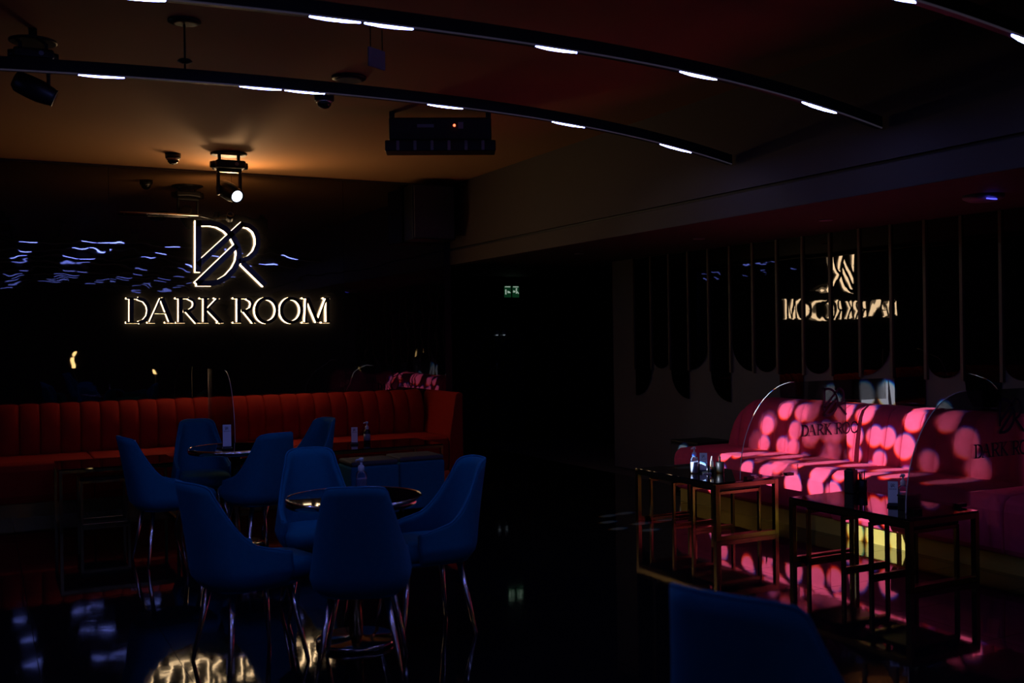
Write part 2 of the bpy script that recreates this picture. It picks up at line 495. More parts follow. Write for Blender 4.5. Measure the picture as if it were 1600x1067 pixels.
for s in (-1, 1):
    a, b = (-.122, -.012) if s < 0 else (.012, .122)
    f = MB().box((a, -.006, .012), (b, 0, .178)).build('sign_panel', M['exit'], t)
    pl = lambda u, v, d: (u, d, v)
    mk = MB()
    mk.box((a + .012, -.010, .160), (b - .012, -.006, .174))
    if s < 0:
        mk.box((-.108, -.010, .055), (-.090, -.006, .128))
        mk.prism([(-.070, .075), (-.018, .075), (-.035, .098), (-.070, .108)], pl, -.010, -.006)
    else:
        mk.prism([(.022, .082), (.058, .088), (.060, .108), (.024, .115)], pl, -.010, -.006)
        mk.ribbon([(.072, .128), (.085, .095), (.112, .070)], .016, pl, -.010, -.006)
        mk.ribbon([(.085, .095), (.070, .070)], .014, pl, -.010, -.006)
        mk.lathe([(.002, -.012), (.011, -.010), (.011, -.006)], n=10, Mx=Matrix.Translation((.078, 0, .138)) @ Matrix.Rotation(PI / 2, 4, 'X') @ Matrix.Translation((0, 0, .018)))
    mk.build('pictogram', M['exit_mark'], f)
for hx in (-.08, .08): MB().tube([(hx, .025, .19), (hx, .025, .31)], .004, 6).build('hanger', M['black_metal'], t)

# ------------------------------------------------------------------ LED ribs under the ceiling
def zrib(x): return 3.012 - 0.0125 * (x - 2.05) ** 2 - (0.0055 * (x - 2.05) ** 3 if x > 2.05 else 0)
SEG = [(-1.72, -1.54), (-.82, -.62), (-.56, -.36), (.50, .69), (1.35, 1.55), (1.61, 1.81), (2.51, 2.71), (3.40, 3.61), (4.27, 4.50)]
def rib(y, label, group=None, hanger=True, shift=0.0):
    t = thing('ceiling_light_rib', label, 'light', (0, y, 0), 0, group)
    xs = [-3.15 + 8.02 * k / 60 for k in range(61)]
    mb = MB()
    poly = [(x, zrib(x)) for x in xs] + [(x, zrib(x) + .065) for x in reversed(xs)]
    n = len(xs)
    for k in range(n - 1):
        mb.prism([(xs[k], zrib(xs[k]) + .002), (xs[k + 1], zrib(xs[k + 1]) + .002), (xs[k + 1], zrib(xs[k + 1]) + .068), (xs[k], zrib(xs[k]) + .068)], lambda u, v, d: (u, d, v), -.026, .026)
    mb.build('profile', M['black_metal'], t)
    MB().tube([(x, -.021, zrib(x) + .002) for x in xs], .006, 6).build('diffuser', M['led_dim'], t)
    for a, b in SEG:
        a += shift; b += shift
        vs = []
        for k in range(9):
            x = a - .02 + (b - a + .04) * k / 8
            hw = .021 * (.06, .45, .8, 1, 1, 1, .8, .45, .06)[k]
            for yy, dz in ((-hw, .004), (-hw, -.003), (hw, -.003), (hw, .004)): vs.append((x, yy, zrib(x) + dz))
        fc = [(4 * k + q, 4 * k + (q + 1) % 4, 4 * k + 4 + (q + 1) % 4, 4 * k + 4 + q) for k in range(8) for q in range(4)] + [(0, 1, 2, 3), (35, 34, 33, 32)]
        MB().add(vs, fc).build('light_segment', M['led'] if group is None else M['led_far'], t)
    if hanger:
        for hx in ((1.03,) if group is None else (1.03, 3.3)):
            z0 = zrib(hx) + .06
            MB().lathe([(.05, CZ - .02), (.09, CZ - .008), (.09, CZ)], (hx, 0, 0), 20).build('ceiling_rose', M['black_plastic'], t)
            h = MB().tube([(hx, 0, z0), (hx, 0, CZ - .01)], .006, 8).build('hanger_rod', M['black_metal'], t)
            MB().lathe([(.012, z0 + .04), (.042, z0 + .055), (.03, z0 + .066)], (hx, 0, 0), 16).build('rod_collar', M['black_metal'], h)
    return t
rib(5.9, 'arched ceiling rib with white LED dashes, hung by a rod, nearest the sign wall')
rib(4.5, 'arched black ceiling rib with white LED dashes, second from the sign wall', hanger=False)
rib(3.1, 'arched black ceiling rib with LED dashes in the top right corner', hanger=False, shift=-.05)
for k in range(7):
    rib(1.7 - 1.4 * k, 'arched black LED ceiling rib behind the viewer, seen only in reflections', 'ceiling ribs behind the viewer', shift=.1 * (k % 2))

# ------------------------------------------------------------------ sign on the mirror wall
MONOGRAM = [
    ('DR',[([(2.013,2.81),(2.005,2.272)],0.056),
      ([(1.986,2.778),(2.131,2.784),(2.21,2.771),(2.29,2.729),(2.361,2.654),(2.408,2.565),(2.427,2.476),(2.414,2.393),(2.372,2.311),(2.298,2.228),(2.217,2.178),(2.138,2.156),(1.988,2.155)],0.056),
      ([(1.999,2.344),(2.477,2.797)],0.055),
      ([(1.988,2.151),(2.404,2.561)],0.055),
      ([(2.452,2.784),(2.534,2.771),(2.595,2.724),(2.624,2.654),(2.625,2.572),(2.595,2.496),(2.537,2.437),(2.479,2.41),(2.422,2.393)],0.051),
      ([(2.456,2.384),(2.699,2.146)],0.055)]),]
LETTERS = [
    ('D',[([(1.35,2.005),(1.346,1.755)],0.041),
      ([(1.3,1.999),(1.417,1.999)],0.017),
      ([(1.294,1.755),(1.427,1.754)],0.018),
      ([(1.41,1.999),(1.471,1.978),(1.507,1.927),(1.516,1.876),(1.504,1.818),(1.468,1.773),(1.416,1.754)],0.034)]),
    ('A',[([(1.632,2.0),(1.523,1.754)],0.015),
      ([(1.642,2.006),(1.733,1.753)],0.041),
      ([(1.574,1.851),(1.682,1.85)],0.015),
      ([(1.499,1.754),(1.579,1.753)],0.014),
      ([(1.67,1.753),(1.769,1.752)],0.014)]),
    ('R',[([(1.828,2.007),(1.824,1.752)],0.041),
      ([(1.776,2.003),(1.915,2.003)],0.015),
      ([(1.776,1.752),(1.872,1.752)],0.014),
      ([(1.908,2.002),(1.954,1.98),(1.968,1.943),(1.953,1.902),(1.913,1.876),(1.849,1.87)],0.028),
      ([(1.892,1.87),(1.991,1.751)],0.037),
      ([(1.969,1.751),(2.02,1.751)],0.012)]),
    ('K',[([(2.076,2.009),(2.072,1.751)],0.038),
      ([(2.02,2.004),(2.118,2.005)],0.014),
      ([(2.016,1.751),(2.114,1.75)],0.014),
      ([(2.206,2.005),(2.087,1.877)],0.020),
      ([(2.102,1.895),(2.235,1.75)],0.038),
      ([(2.166,2.005),(2.232,2.005)],0.012),
      ([(2.195,1.75),(2.269,1.75)],0.014)]),
    ('R',[([(2.422,2.011),(2.418,1.749)],0.038),
      ([(2.362,2.006),(2.513,2.007)],0.015),
      ([(2.359,1.749),(2.452,1.749)],0.014),
      ([(2.505,2.005),(2.546,1.983),(2.561,1.944),(2.545,1.899),(2.507,1.876),(2.443,1.872)],0.028),
      ([(2.48,1.872),(2.577,1.748)],0.035),
      ([(2.554,1.748),(2.607,1.748)],0.012)]),
    ('O',[([(2.825,1.877),(2.821,1.849),(2.813,1.822),(2.799,1.798),(2.781,1.778),(2.759,1.763),(2.736,1.753),(2.711,1.75),(2.686,1.753),(2.663,1.763),(2.642,1.778),(2.625,1.798),(2.612,1.822),(2.604,1.849),(2.602,1.877),(2.605,1.906),(2.614,1.932),(2.627,1.957),(2.645,1.977),(2.666,1.992),(2.69,2.001),(2.715,2.005),(2.739,2.002),(2.763,1.992),(2.784,1.977),(2.801,1.957),(2.814,1.933),(2.822,1.906),(2.825,1.877)],0.034)]),
    ('O',[([(3.093,1.877),(3.09,1.849),(3.081,1.821),(3.067,1.797),(3.049,1.776),(3.028,1.761),(3.004,1.752),(2.979,1.749),(2.954,1.752),(2.931,1.762),(2.91,1.777),(2.893,1.797),(2.88,1.822),(2.872,1.849),(2.87,1.877),(2.873,1.906),(2.882,1.933),(2.895,1.957),(2.913,1.978),(2.934,1.993),(2.958,2.003),(2.983,2.006),(3.008,2.003),(3.031,1.994),(3.052,1.978),(3.07,1.958),(3.083,1.933),(3.091,1.906),(3.093,1.877)],0.034)]),
    ('M',[([(3.153,2.01),(3.137,1.745)],0.020),
      ([(3.161,2.01),(3.269,1.75)],0.038),
      ([(3.269,1.75),(3.374,2.011)],0.017),
      ([(3.387,2.011),(3.387,1.743)],0.037),
      ([(3.105,2.01),(3.173,2.01)],0.014),
      ([(3.101,1.745),(3.181,1.744)],0.014),
      ([(3.342,2.011),(3.423,2.012)],0.014),
      ([(3.314,1.744),(3.419,1.743)],0.014)]),
]
wallp = lambda u, v, d: (u, d, v)
def sign_letter(parent, strokes, name='letter'):
    fc = MB(); li = MB()
    mono = name == 'monogram'
    p0, p1, l0 = (10.886, 10.902, 10.955) if mono else (10.908, 10.922, 10.950)
    for pts, wd in strokes:
        fc.ribbon(pts, wd, wallp, p0, p1)
        li.ribbon(pts, wd * .94, wallp, l0, 10.984)
    f = fc.build(name, M['face'], parent)
    f.location = -parent.location
    l = li.build('halo_light', M['sign_light'] if name == 'monogram' else M['letter_light'], f)
    st = MB()
    for pts, wd in strokes[:2]:
        p = pts[len(pts) // 2] if len(pts) > 2 else ((pts[0][0] + pts[1][0]) / 2, (pts[0][1] + pts[1][1]) / 2)
        st.tube([(p[0], p1 - .004, p[1]), (p[0], 10.99, p[1])], .006, 6)
    st.build('standoff', M['black_metal'], f)
t = thing('monogram_sign', 'halo-lit two-letter monogram with black faces on the dark mirror wall', 'sign', (2.37, 10.97, 2.13))
for c, st in MONOGRAM: sign_letter(t, st, 'monogram')
t = thing('lettering_sign', 'halo-lit row of serif capitals under the monogram on the mirror wall', 'sign', (2.37, 10.97, 1.75))
for c, st in LETTERS: sign_letter(t, st)

# flat print version of logo and words, in metres around (0, 0): used on cards and clear screens
def norm(strokes, cx, cz, k): return [([((x - cx) * k, (z - cz) * k) for x, z in pts], wd * k) for pts, wd in strokes]
LOGO = lambda k, dx=0, dz=0: [([(x + dx, z + dz) for x, z in pts], wd) for pts, wd in norm(MONOGRAM[0][1], 2.345, 2.45, k)]
def WORDS(k, dx=0, dz=0):
    out = []
    for c, st in LETTERS: out += [([(x + dx, z + dz) for x, z in p], wd) for p, wd in norm(st, 2.37, 1.86, k)]
    return out

# ------------------------------------------------------------------ upholstered benches
def channel(width, prof, bulge, nu=8):
    """one padded channel: prof = [(d, z)] from bottom front over the top to the back; u from 0 to width along +x; d grows toward the viewer (-y)"""
    mb = MB(); vs, fc = [], []
    for a in range(nu + 1):
        u = a / nu
        b = bulge * (max(0, math.sin(PI * u)) ** .5)
        for j, (d, z) in enumerate(prof):
            fr = min(1, j / 2) * (1 if j < len(prof) - 1 else 0)
            vs.append((u * width, -(d + b * (1 if j < len(prof) - 2 else .3)), z + (b * .5 if j >= len(prof) - 4 and j < len(prof) - 1 else 0)))
    n = len(prof)
    for a in range(nu):
        for j in range(n - 1):
            k = a * n + j
            fc.append((k, k + n, k + n + 1, k + 1))
    mb.add(vs, fc, True)
    mb.f.append(list(range(n))); mb.sm.append(False)
    mb.f.append([nu * n + j for j in range(n)][::-1]); mb.sm.append(False)
    for side in (0,):
        for a in range(nu):
            k = a * n
            mb.f.append([k, k + n - 1, k + n + n - 1, k + n]); mb.sm.append(False)
    return mb

# red banquette along the mirror wall
bq = thing('banquette', 'long red channel-tufted banquette below the lit sign', 'banquette', (0, 10.99, 0))
prof = [(.17, .44), (.195, .50), (.215, .60), (.221, .70), (.210, .78), (.184, .86), (.148, .92), (.105, .955), (.07, .966), (.03, .95), (.02, .44)]
cm = channel(.178, prof, .022).mesh('back_channel', M['red'])
xs = 4.45 - .18
while xs > -2.6:
    o = bpy.data.objects.new('back_channel', cm); COL.objects.link(o); o.parent = bq; o.location = (xs, 0, 0)
    xs -= .18
sp = [(-.02, .13), (-.88, .13), (-.905, .20), (-.905, .42), (-.885, .475), (-.84, .497), (-.5, .50), (-.02, .495)]
for a, b in ((-2.6, -.9), (-.895, .9), (.905, 2.7), (2.705, 4.45)):
    MB().prism(sp, lambda u, v, d: (d, u, v), a + .002, b - .002).build('seat', M['red'], bq, bevel=.012, seg=3)
MB().box((-2.6, -.84, .0), (4.58, -.02, .13)).build('plinth', M['brass'], bq)
arm = MB().prism([(4.45, .13), (4.62, .13), (4.62, .95), (4.60, .965), (4.56, .965), (4.535, .94), (4.46, .50)], lambda u, v, d: (u, d, v), -.905, -.02)
arm.build('arm', M['red'], bq, bevel=.012, seg=3)

# crimson couch along the right wall (local x runs toward the viewer along the wall)
ch = thing('couch', 'crimson velvet couch dappled with round light spots along the right wall', 'couch', (XR - .01, 7.75, 0), -PI / 2)
cprof = [(.345, .44), (.385, .50), (.37, .62), (.345, .76), (.32, .86), (.29, .915), (.23, .945), (.12, .95), (.02, .945), (.012, .44)]
wch = .158
nch = 31
RE = .42
def end_round(x):
    return 1.0 if x >= RE else math.sqrt(max(0.0, 1 - ((RE - x) / RE) ** 2))
for k in range(nch):
    x0 = k * (wch + .002)
    mb = channel(wch, cprof, .016)
    def fit(v):
        f = .22 + .78 * end_round(x0 + v[0] + .02)
        return (v[0], v[1] * (1 if v[2] < .5 else .9 + .1 * f), .44 + (v[2] - .44) * f)
    mb.v = [fit(v) for v in mb.v]
    o = mb.build('back_channel', M['pink'], ch)
    o.location = (x0, 0, 0)
sp = [(-.02, .118), (-.92, .118), (-.94, .16), (-.945, .40), (-.925, .465), (-.87, .495), (-.6, .503), (-.02, .50)]
L0 = -.10
cuts = [L0, 1.9, 3.4, 4.95]
for a, b in zip(cuts, cuts[1:]):
    MB().prism(sp, lambda u, v, d: (d, u, v), a + .002, b - .002).build('seat', M['pink'], ch, bevel=.02 if a > 0 else .05, seg=4)
pls = [L0 + .05, 1.6, 2.6, 3.7, 4.95]
for a, b in zip(pls, pls[1:]):
    MB().box((a + .001, -.89, 0), (b - .001, -.02, .118)).build('plinth_panel', M['plinth'], ch)

# ------------------------------------------------------------------ chairs
def sstep(t): t = max(0, min(1, t)); return t * t * (3 - 2 * t)
def make_chair(label):
    t = thing('dining_chair', label, 'chair', group='blue velvet chairs')
    A, Bw = .25, .235
    def rim(s):
        s = abs(s)
        if s < .40: return .90 - .022 * (s / .40) ** 3
        q = (s - .40) / .60
        return .545 + .333 * (1 - q) ** 2.0
    def pt(s, v):
        th = s * math.radians(110)
        zt = rim(s); z = .39 + (zt - .39) * v
        c, sn = math.cos(th), math.sin(th)
        px = -A * math.copysign(abs(c) ** .62, c)
        py = Bw * math.copysign(abs(sn) ** .62, sn)
        ins = .84 + .16 * min(1, (z - .39) / .07) ** .5
        k = max(0, (z - .46) / .44)
        py *= ins * (1 - .26 * k ** .9)
        px = px * ins - .085 * k ** 1.1 * max(0, c)
        return Vector((px, py, z))
    ns, nv = 44, 12
    vs, fc = [], []
    TH = .036
    for layer in (0, 1):
        for a in range(ns + 1):
            s = -1 + 2 * a / ns
            for b in range(nv + 1):
                v = b / nv
                p = pt(s, v)
                if layer:
                    ds = (pt(min(1, s + .02), v) - pt(max(-1, s - .02), v))
                    nrm = Vector((ds.y, -ds.x, 0)).normalized()
                    if nrm.dot(Vector((-.02 - p.x, -p.y, 0))) < 0: nrm.negate()
                    p = p + nrm * (TH if v < .93 else TH * .72)
                    if b == nv: p.z -= .002
                elif b == nv:
                    p.z -= .002
                vs.append(p)
    n = nv + 1
    off = (ns + 1) * n
    for a in range(ns):
        for b in range(nv):
            k = a * n + b
            fc.append((k, k + 1, k + n + 1, k + n))
            fc.append((off + k, off + k + n, off + k + n + 1, off + k + 1))
        fc.append((a * n + nv, off + a * n + nv, off + (a + 1) * n + nv, (a + 1) * n + nv))
        fc.append((a * n, (a + 1) * n, off + (a + 1) * n, off + a * n))
    for b in range(nv):
        fc.append((b, off + b, off + b + 1, b + 1))
        e = ns * n
        fc.append((e + b, e + b + 1, off + e + b + 1, off + e + b))
    MB().add(vs, fc, True).build('shell', M['blue'], t)
    pp = []
    for a in range(ns + 1):
        s = -1 + 2 * a / ns
        p = pt(s, 1); q = Vector((-.02 - p.x, -p.y, 0)).normalized()
        pp.append(p + q * .006 + Vector((0, 0, .001)))
    MB().tube(pp, .0055, 6).build('piping', M['piping'], t)
    # pan under the seat and cushion
    def sup(ax, ay, cx, n_=36, e=.5):
        return [(cx + ax * math.copysign(abs(math.cos(2 * PI * k / n_)) ** e, math.cos(2 * PI * k / n_)), ay * math.copysign(abs(math.sin(2 * PI * k / n_)) ** e, math.sin(2 * PI * k / n_))) for k in range(n_)]
    def loft(levels):
        mb = MB(); vs = []; n_ = 36
        for ax, ay, cx, z in levels:
            vs += [(x, y, z) for x, y in sup(ax, ay, cx)]
        fc = [(i * n_ + k, i * n_ + (k + 1) % n_, (i + 1) * n_ + (k + 1) % n_, (i + 1) * n_ + k) for i in range(len(levels) - 1) for k in range(n_)]
        mb.add(vs, fc, True)
        mb.f.append(list(range(n_))[::-1]); mb.sm.append(True)
        mb.f.append([(len(levels) - 1) * n_ + k for k in range(n_)]); mb.sm.append(True)
        return mb
    loft([(.18, .15, .015, .372), (.205, .18, .01, .378), (.215, .19, .01, .392), (.21, .185, .01, .40)]).build('seat_pan', M['blue'], t)
    loft([(.20, .165, .075, .402), (.232, .19, .075, .412), (.248, .196, .075, .44), (.248, .196, .075, .468), (.232, .185, .075, .490), (.17, .13, .07, .503), (.06, .05, .07, .506)]).build('seat', M['blue'], t)
    for sx in (-1, 1):
        for sy in (-1, 1):
            MB().tube([(sx * .145 + .01, sy * .125, .378), (sx * .205 + .01, sy * .195, .004), (sx * .2055 + .01, sy * .1955, 0)], [.017, .0095, .008], 10).build('leg', M['chrome'], t)
    return t
D2 = math.radians
spots = [
 (1.575, 4.61, 66, 'blue velvet chair with its back to us, nearest side of the front round table'),
 (1.13, 5.00, 14, 'blue velvet chair in profile at the left of the front round table'),
 (2.09, 5.06, 180, 'blue velvet chair facing left at the right of the front round table'),
 (1.70, 5.74, 262, 'blue velvet chair on the far side of the front round table, facing us'),
 (1.16, 7.60, 8, 'blue velvet chair at the left of the rear round table, beside the low brass table'),
 (1.77, 7.46, 106, 'blue velvet chair seen from behind at the near right of the rear round table'),
 (1.58, 8.55, 268, 'dim blue velvet chair at the far side of the rear round table by the banquette'),
 (2.27, 8.22, 196, 'blue velvet chair at the far right of the rear round table, half hidden'),
 (1.675, 1.80, 20, 'blurred blue velvet chair in the lower right foreground'),
]
ch0 = make_chair(spots[0][3])
ch0.location = (spots[0][0], spots[0][1], 0); ch0.rotation_euler = (0, 0, D2(spots[0][2]))
for x, y, a, lb in spots[1:]:
    c_ = dup(ch0, (x, y, 0), D2(a), lb)
    if y < 3: c_.scale = (1.13, 1.13, 1.13)

# ------------------------------------------------------------------ round tables
def round_table(x, y, label):
    t = thing('round_table', label, 'table', (x, y, 0), group='round glass tables')
    R = .345
    MB().lathe([(R - .012, .722), (R - .004, .73), (R - .004, .748), (R - .012, .75)], n=64).build('tabletop', M['black_glass'], t)
    MB().lathe([(R - .006, .712), (R, .714), (R + .002, .73), (R, .752), (R - .005, .7525), (R - .0055, .735)], n=64).build('rim_band', M['chrome'], t)
    MB().lathe([(.10, .700), (.10, .711)], n=24).build('mount_plate', M['black_metal'], t)
    MB().lathe([(.036, .02), (.036, .70)], n=24).build('column', M['brass'], t)
    MB().lathe([(.190, 0), (.205, .004), (.205, .022), (.195, .03), (.05, .032), (.037, .04)], n=48).build('base', M['chrome'], t)
    return t
round_table(1.685, 5.03, 'front round black glass table with metal rim, hand sanitizer on it')
round_table(1.70, 7.86, 'rear round black glass table with metal rim, white card on it')

# ------------------------------------------------------------------ low tables and nesting stools
def frame_loop(mb, x0, x1, y, z0, z1, r):
    """square-tube loop in the XZ plane"""
    mb.box((x0, y - r, z0), (x0 + 2 * r, y + r, z1)); mb.box((x1 - 2 * r, y - r, z0), (x1, y + r, z1))
    mb.box((x0 + 2 * r, y - r, z0), (x1 - 2 * r, y + r, z0 + 2 * r)); mb.box((x0 + 2 * r, y - r, z1 - 2 * r), (x1 - 2 * r, y + r, z1))
def low_table(x0, x1, y0, y1, h, label, group):
    t = thing('low_table', label, 'table', ((x0 + x1) / 2, (y0 + y1) / 2, 0), group=group)
    a, b = (x1 - x0) / 2, (y1 - y0) / 2
    r = .018 if h < .5 else .013
    along_x = a > b
    if not along_x:
        for yy in (-b + r, b - r):
            mb = MB(); frame_loop(mb, -a, a, yy, 0, h - .012, r); mb.build('end_frame', M['brass'], t, bevel=.002)
        for xx in (-a, a - 2 * r):
            MB().box((xx, -b + 2 * r, h - .012 - 2 * r), (xx + 2 * r, b - 2 * r, h - .012)).build('side_rail', M['brass'], t)
    else:
        for xx in (-a, a - 2 * r):
            mb = MB()
            mb.box((xx, -b, 0), (xx + 2 * r, -b + 2 * r, h - .012)); mb.box((xx, b - 2 * r, 0), (xx + 2 * r, b, h - .012))
            mb.box((xx, -b + 2 * r, 0), (xx + 2 * r, b - 2 * r, 2 * r)); mb.box((xx, -b + 2 * r, h - .012 - 2 * r), (xx + 2 * r, b - 2 * r, h - .012))
            mb.build('end_frame', M['brass'], t, bevel=.002)
        for yy in (-b, b - 2 * r):
            MB().box((-a + 2 * r, yy, h - .012 - 2 * r), (a - 2 * r, yy + 2 * r, h - .012)).build('side_rail', M['brass'], t)
    MB().box((-a + .002, -b + .002, h - .012), (a - .002, b - .002, h)).build('tabletop', M['black_glass'], t, bevel=.002)
    return t
def stool(x, y, w, d, h, label, group):
    t = thing('nesting_stool', label, 'stool', (x, y, 0), group=group)
    r = .012
    for yy in (-d / 2 + r, d / 2 - r):
        mb = MB(); frame_loop(mb, -w / 2, w / 2, yy, 0, h - .03, r); mb.build('end_frame', M['brass'], t, bevel=.002)
    MB().box((-w / 2, -d / 2, h - .03), (w / 2, d / 2, h)).build('seat_pad', M['leather'], t, bevel=.01)
    return t
g1 = 'low glass tables with brass frames'
g2 = 'nesting stools under the low tables'
low_table(4.86, 5.47, 6.10, 7.16, .44, 'low black glass table with brass frame at the far end of the crimson couch', g1)
low_table(4.86, 5.47, 4.30, 5.32, .44, 'low black glass table with brass frame nearest us before the crimson couch', g1)
low_table(2.75, 3.93, 9.05, 9.75, .54, 'low black glass table before the right end of the red banquette', g1)
low_table(.55, 1.50, 9.15, 9.85, .52, 'low black glass table before the left part of the red banquette', g1)
stool(5.165, 6.93, .42, .34, .385, 'brass framed stool under the far low table, farther of its two', g2)
stool(5.165, 6.36, .42, .34, .385, 'brass framed stool under the far low table, nearer of its two', g2)
stool(5.165, 5.09, .42, .34, .385, 'brass framed stool under the near low table, farther of its two', g2)
stool(5.165, 4.54, .42, .34, .385, 'brass framed stool under the near low table, nearer of its two', g2)
stool(.92, 9.5, .40, .34, .42, 'brass framed stool under the left banquette table', g2)
stool(3.42, 9.4, .40, .34, .42, 'brass framed stool under the right banquette table', g2)

# poufs in front of the banquette
for x, y, lb in ((3.50, 8.72, 'dark blue pouf with grey top before the right banquette table'), (3.02, 8.62, 'dark blue pouf behind the front round table, left of the other pouf')):
    t = thing('pouf', lb, 'pouf', (x, y, 0), group='poufs before the banquette')
    MB().prism([(-.22, -.19), (.22, -.19), (.22, .19), (-.22, .19)], lambda u, v, d: (u, v, d), .03, .455).build('body', M['blue'], t, bevel=.02, seg=3)
    MB().prism([(-.215, -.185), (.215, -.185), (.215, .185), (-.215, .185)], lambda u, v, d: (u, v, d), .455, .50).build('cushion', M['pouf'], t, bevel=.02, seg=3)
    for sx in (-1, 1):
        for sy in (-1, 1):
            MB().lathe([(.018, 0), (.02, .03)], (sx * .18, sy * .15, 0), 10).build('foot', M['black_plastic'], t)

# floor speaker at the couch end
t = thing('floor_speaker', 'black floor speaker with mesh front at the far end of the couch', 'speaker', (6.38, 8.22, 0))
MB().box((-.22, -.22, .02), (.22, .22, .50)).build('cabinet', M['black_plastic'], t, bevel=.01)
MB().box((-.232, -.19, .05), (-.22, .19, .46)).build('grille', M['grille'], t)
for sx in (-1, 1):
    for sy in (-1, 1): MB().lathe([(.02, 0), (.022, .02)], (sx * .18, sy * .18, 0), 10).build('foot', M['black_plastic'], t)

# ------------------------------------------------------------------ clear screens with logo
def screen(name, label, x, y, z0, length, height, rx, rz_, axis, logo=True):
    """axis 'x': rounded corner at low x; axis 'y': rounded corner at low y"""
    t = thing('divider_screen', label, 'screen', (x, y, z0), group='clear divider screens')
    arc = [(rx - rx * math.cos(a * PI / 32), height - rz_ + rz_ * math.sin(a * PI / 32)) for a in range(17)]
    poly = [(0, 0)] + arc + ([(length, height), (length, .56), (1.10, .56), (1.10, .085), (.58, .085), (.58, 0)] if logo else [(length, height), (length, 0)])
    pl = (lambda u, v, d: (u, d, v)) if axis == 'x' else (lambda u, v, d: (d, u, v))
    MB().prism(poly, pl, -.003, .003).build('panel', M['acrylic'], t)
    path = [pl(0, 0, 0)] + [pl(u, v, 0) for u, v in arc]
    MB().tube(path, .0034, 6).build('curved_edge', M['edge'], t)
    MB().tube([pl(length, .56 if logo else 0, 0), pl(length, height, 0)], .0028, 6).build('straight_edge', M['edge'], t)
    for u in ((.05, .45) if logo else (.05, length - .12)):
        MB().box((u if axis == 'x' else -.02, -.02 if axis == 'x' else u, -.0), (u + .07 if axis == 'x' else .02, .02 if axis == 'x' else u + .07, .022)).build('foot_clamp', M['black_metal'], t)
    if logo:
        mb = MB()
        for pts, wd in LOGO(.34, .98, .55): mb.ribbon(pts, wd, pl, -.0045, -.003)
        mb.build('printed_monogram', M['ink'], t)
        mb = MB()
        for pts, wd in WORDS(.34, .98, .335): mb.ribbon(pts, wd, pl, -.0045, -.003)
        mb.build('printed_words', M['ink'], t)
    return t
screen('r1', 'clear rounded divider screen with black print before the dappled crimson couch', 5.12, 6.13, .44, 1.55, .73, .55, .72, 'x')
screen('r2', 'clear rounded divider screen right of the near low table, its print half in the dark', 5.00, 4.45, .44, 1.62, .73, .55, .72, 'x')
screen('b1', 'clear narrow divider screen standing upright before the red banquette', 2.02, 9.35, .50, 1.2, .78, .40, .6, 'y', False)
# that screen stands on a small bench of its own
t = thing('side_bench', 'narrow black bench under the divider screen before the banquette', 'bench', (2.02, 9.75, 0))
MB().box((-.14, -.45, .46), (.14, .30, .50)).build('bench_top', M['black_glass'], t, bevel=.004)
for yy in (-.40, .22):
    mb = MB(); frame_loop(mb, -.13, .13, yy, 0, .46, .014); mb.build('end_frame', M['brass'], t)

# ------------------------------------------------------------------ small table things
def bottle(x, y, z, label, s=1.0, dark=False):
    t = thing('sanitizer_bottle', label, 'bottle', (x, y, z), group='pump bottles')
    t.scale = (s, s, s)
    if dark:
        MB().lathe([(.028, 0), (.031, .005), (.031, .105), (.024, .125), (.012, .135)], n=20).build('body', M['black_plastic'], t)
        MB().lathe([(.0315, .03), (.0315, .09)], n=20).build('bottle_label', M['grey'], t)
    else:
        MB().lathe([(.028, 0), (.031, .005), (.031, .105), (.026, .122), (.013, .132)], n=20).build('body', M['bottle'], t)
        MB().lathe([(.026, .004), (.029, .008), (.029, .085), (.028, .088)], n=20).build('gel', M['gel'], t)
    MB().lathe([(.016, .130), (.017, .134), (.017, .155), (.012, .162), (.006, .165), (.006, .185)], n=16).build('pump_collar', M['white'], t)
    p = MB().lathe([(.010, .183), (.013, .186), (.013, .200), (.010, .203)], n=14)
    p.tube([(0, 0, .194), (-.030, -.008, .193), (-.036, -.010, .186)], [.005, .005, .004], 8)
    p.build('pump_head', M['white'], t)
    return t
bottle(1.735, 5.06, .7525, 'clear pump bottle of hand sanitizer on the front round table', .92)
bottle(5.07, 6.63, .44, 'clear pump bottle of hand sanitizer on the far low table', 1.05)
bottle(5.225, 4.67, .44, 'hand sanitizer bottle half hidden behind black caddies on the near low table')
bottle(3.32, 9.50, .54, 'dark pump bottle with white head on the right banquette table', 1.05, True)

def card(x, y, z, rz, label, h=.16, w_=.062):
    t = thing('menu_card', label, 'card', (x, y, z), rz, group='white cards in black stands')
    MB().box((-w_ / 2 - .006, -.03, 0), (w_ / 2 + .006, .03, .012)).build('stand_foot', M['black_plastic'], t, bevel=.002)
    b = MB().box((-w_ / 2, -.002, .012), (w_ / 2, .004, .012 + h)).build('stand_back', M['black_plastic'], t)
    f = MB().box((-w_ / 2 + .001, -.004, .022), (w_ / 2 - .001, -.002, .012 + h - .002)).build('printed_sheet', M['paper'], t)
    pl = lambda u, v, d: (u, d, v)
    mb = MB()
    for pts, wd in LOGO(.034, 0, .012 + h - .030): mb.ribbon(pts, wd * 1.2, pl, -.0048, -.004)
    for pts, wd in WORDS(.021, 0, .012 + h - .052): mb.ribbon(pts, wd * 1.3, pl, -.0048, -.004)
    mb.build('print', M['ink'], f)
    b.rotation_euler.x = f.rotation_euler.x = -.28
    return t
VA = lambda x, y: -math.atan2(x, y)
card(1.605, 7.70, .7525, VA(1.605, 7.70), 'white card in black stand on the rear round table', .175, .062)
card(5.15, 6.615, .44, VA(5.15, 6.6), 'dim lavender card standing beside the sanitizer on the far low table', .15)
card(5.145, 4.68, .44, VA(5.145, 4.68), 'white card standing on the near low table', .15)
card(3.18, 9.46, .54, VA(3.18, 9.46), 'white card beside the dark pump bottle on the right banquette table', .16)
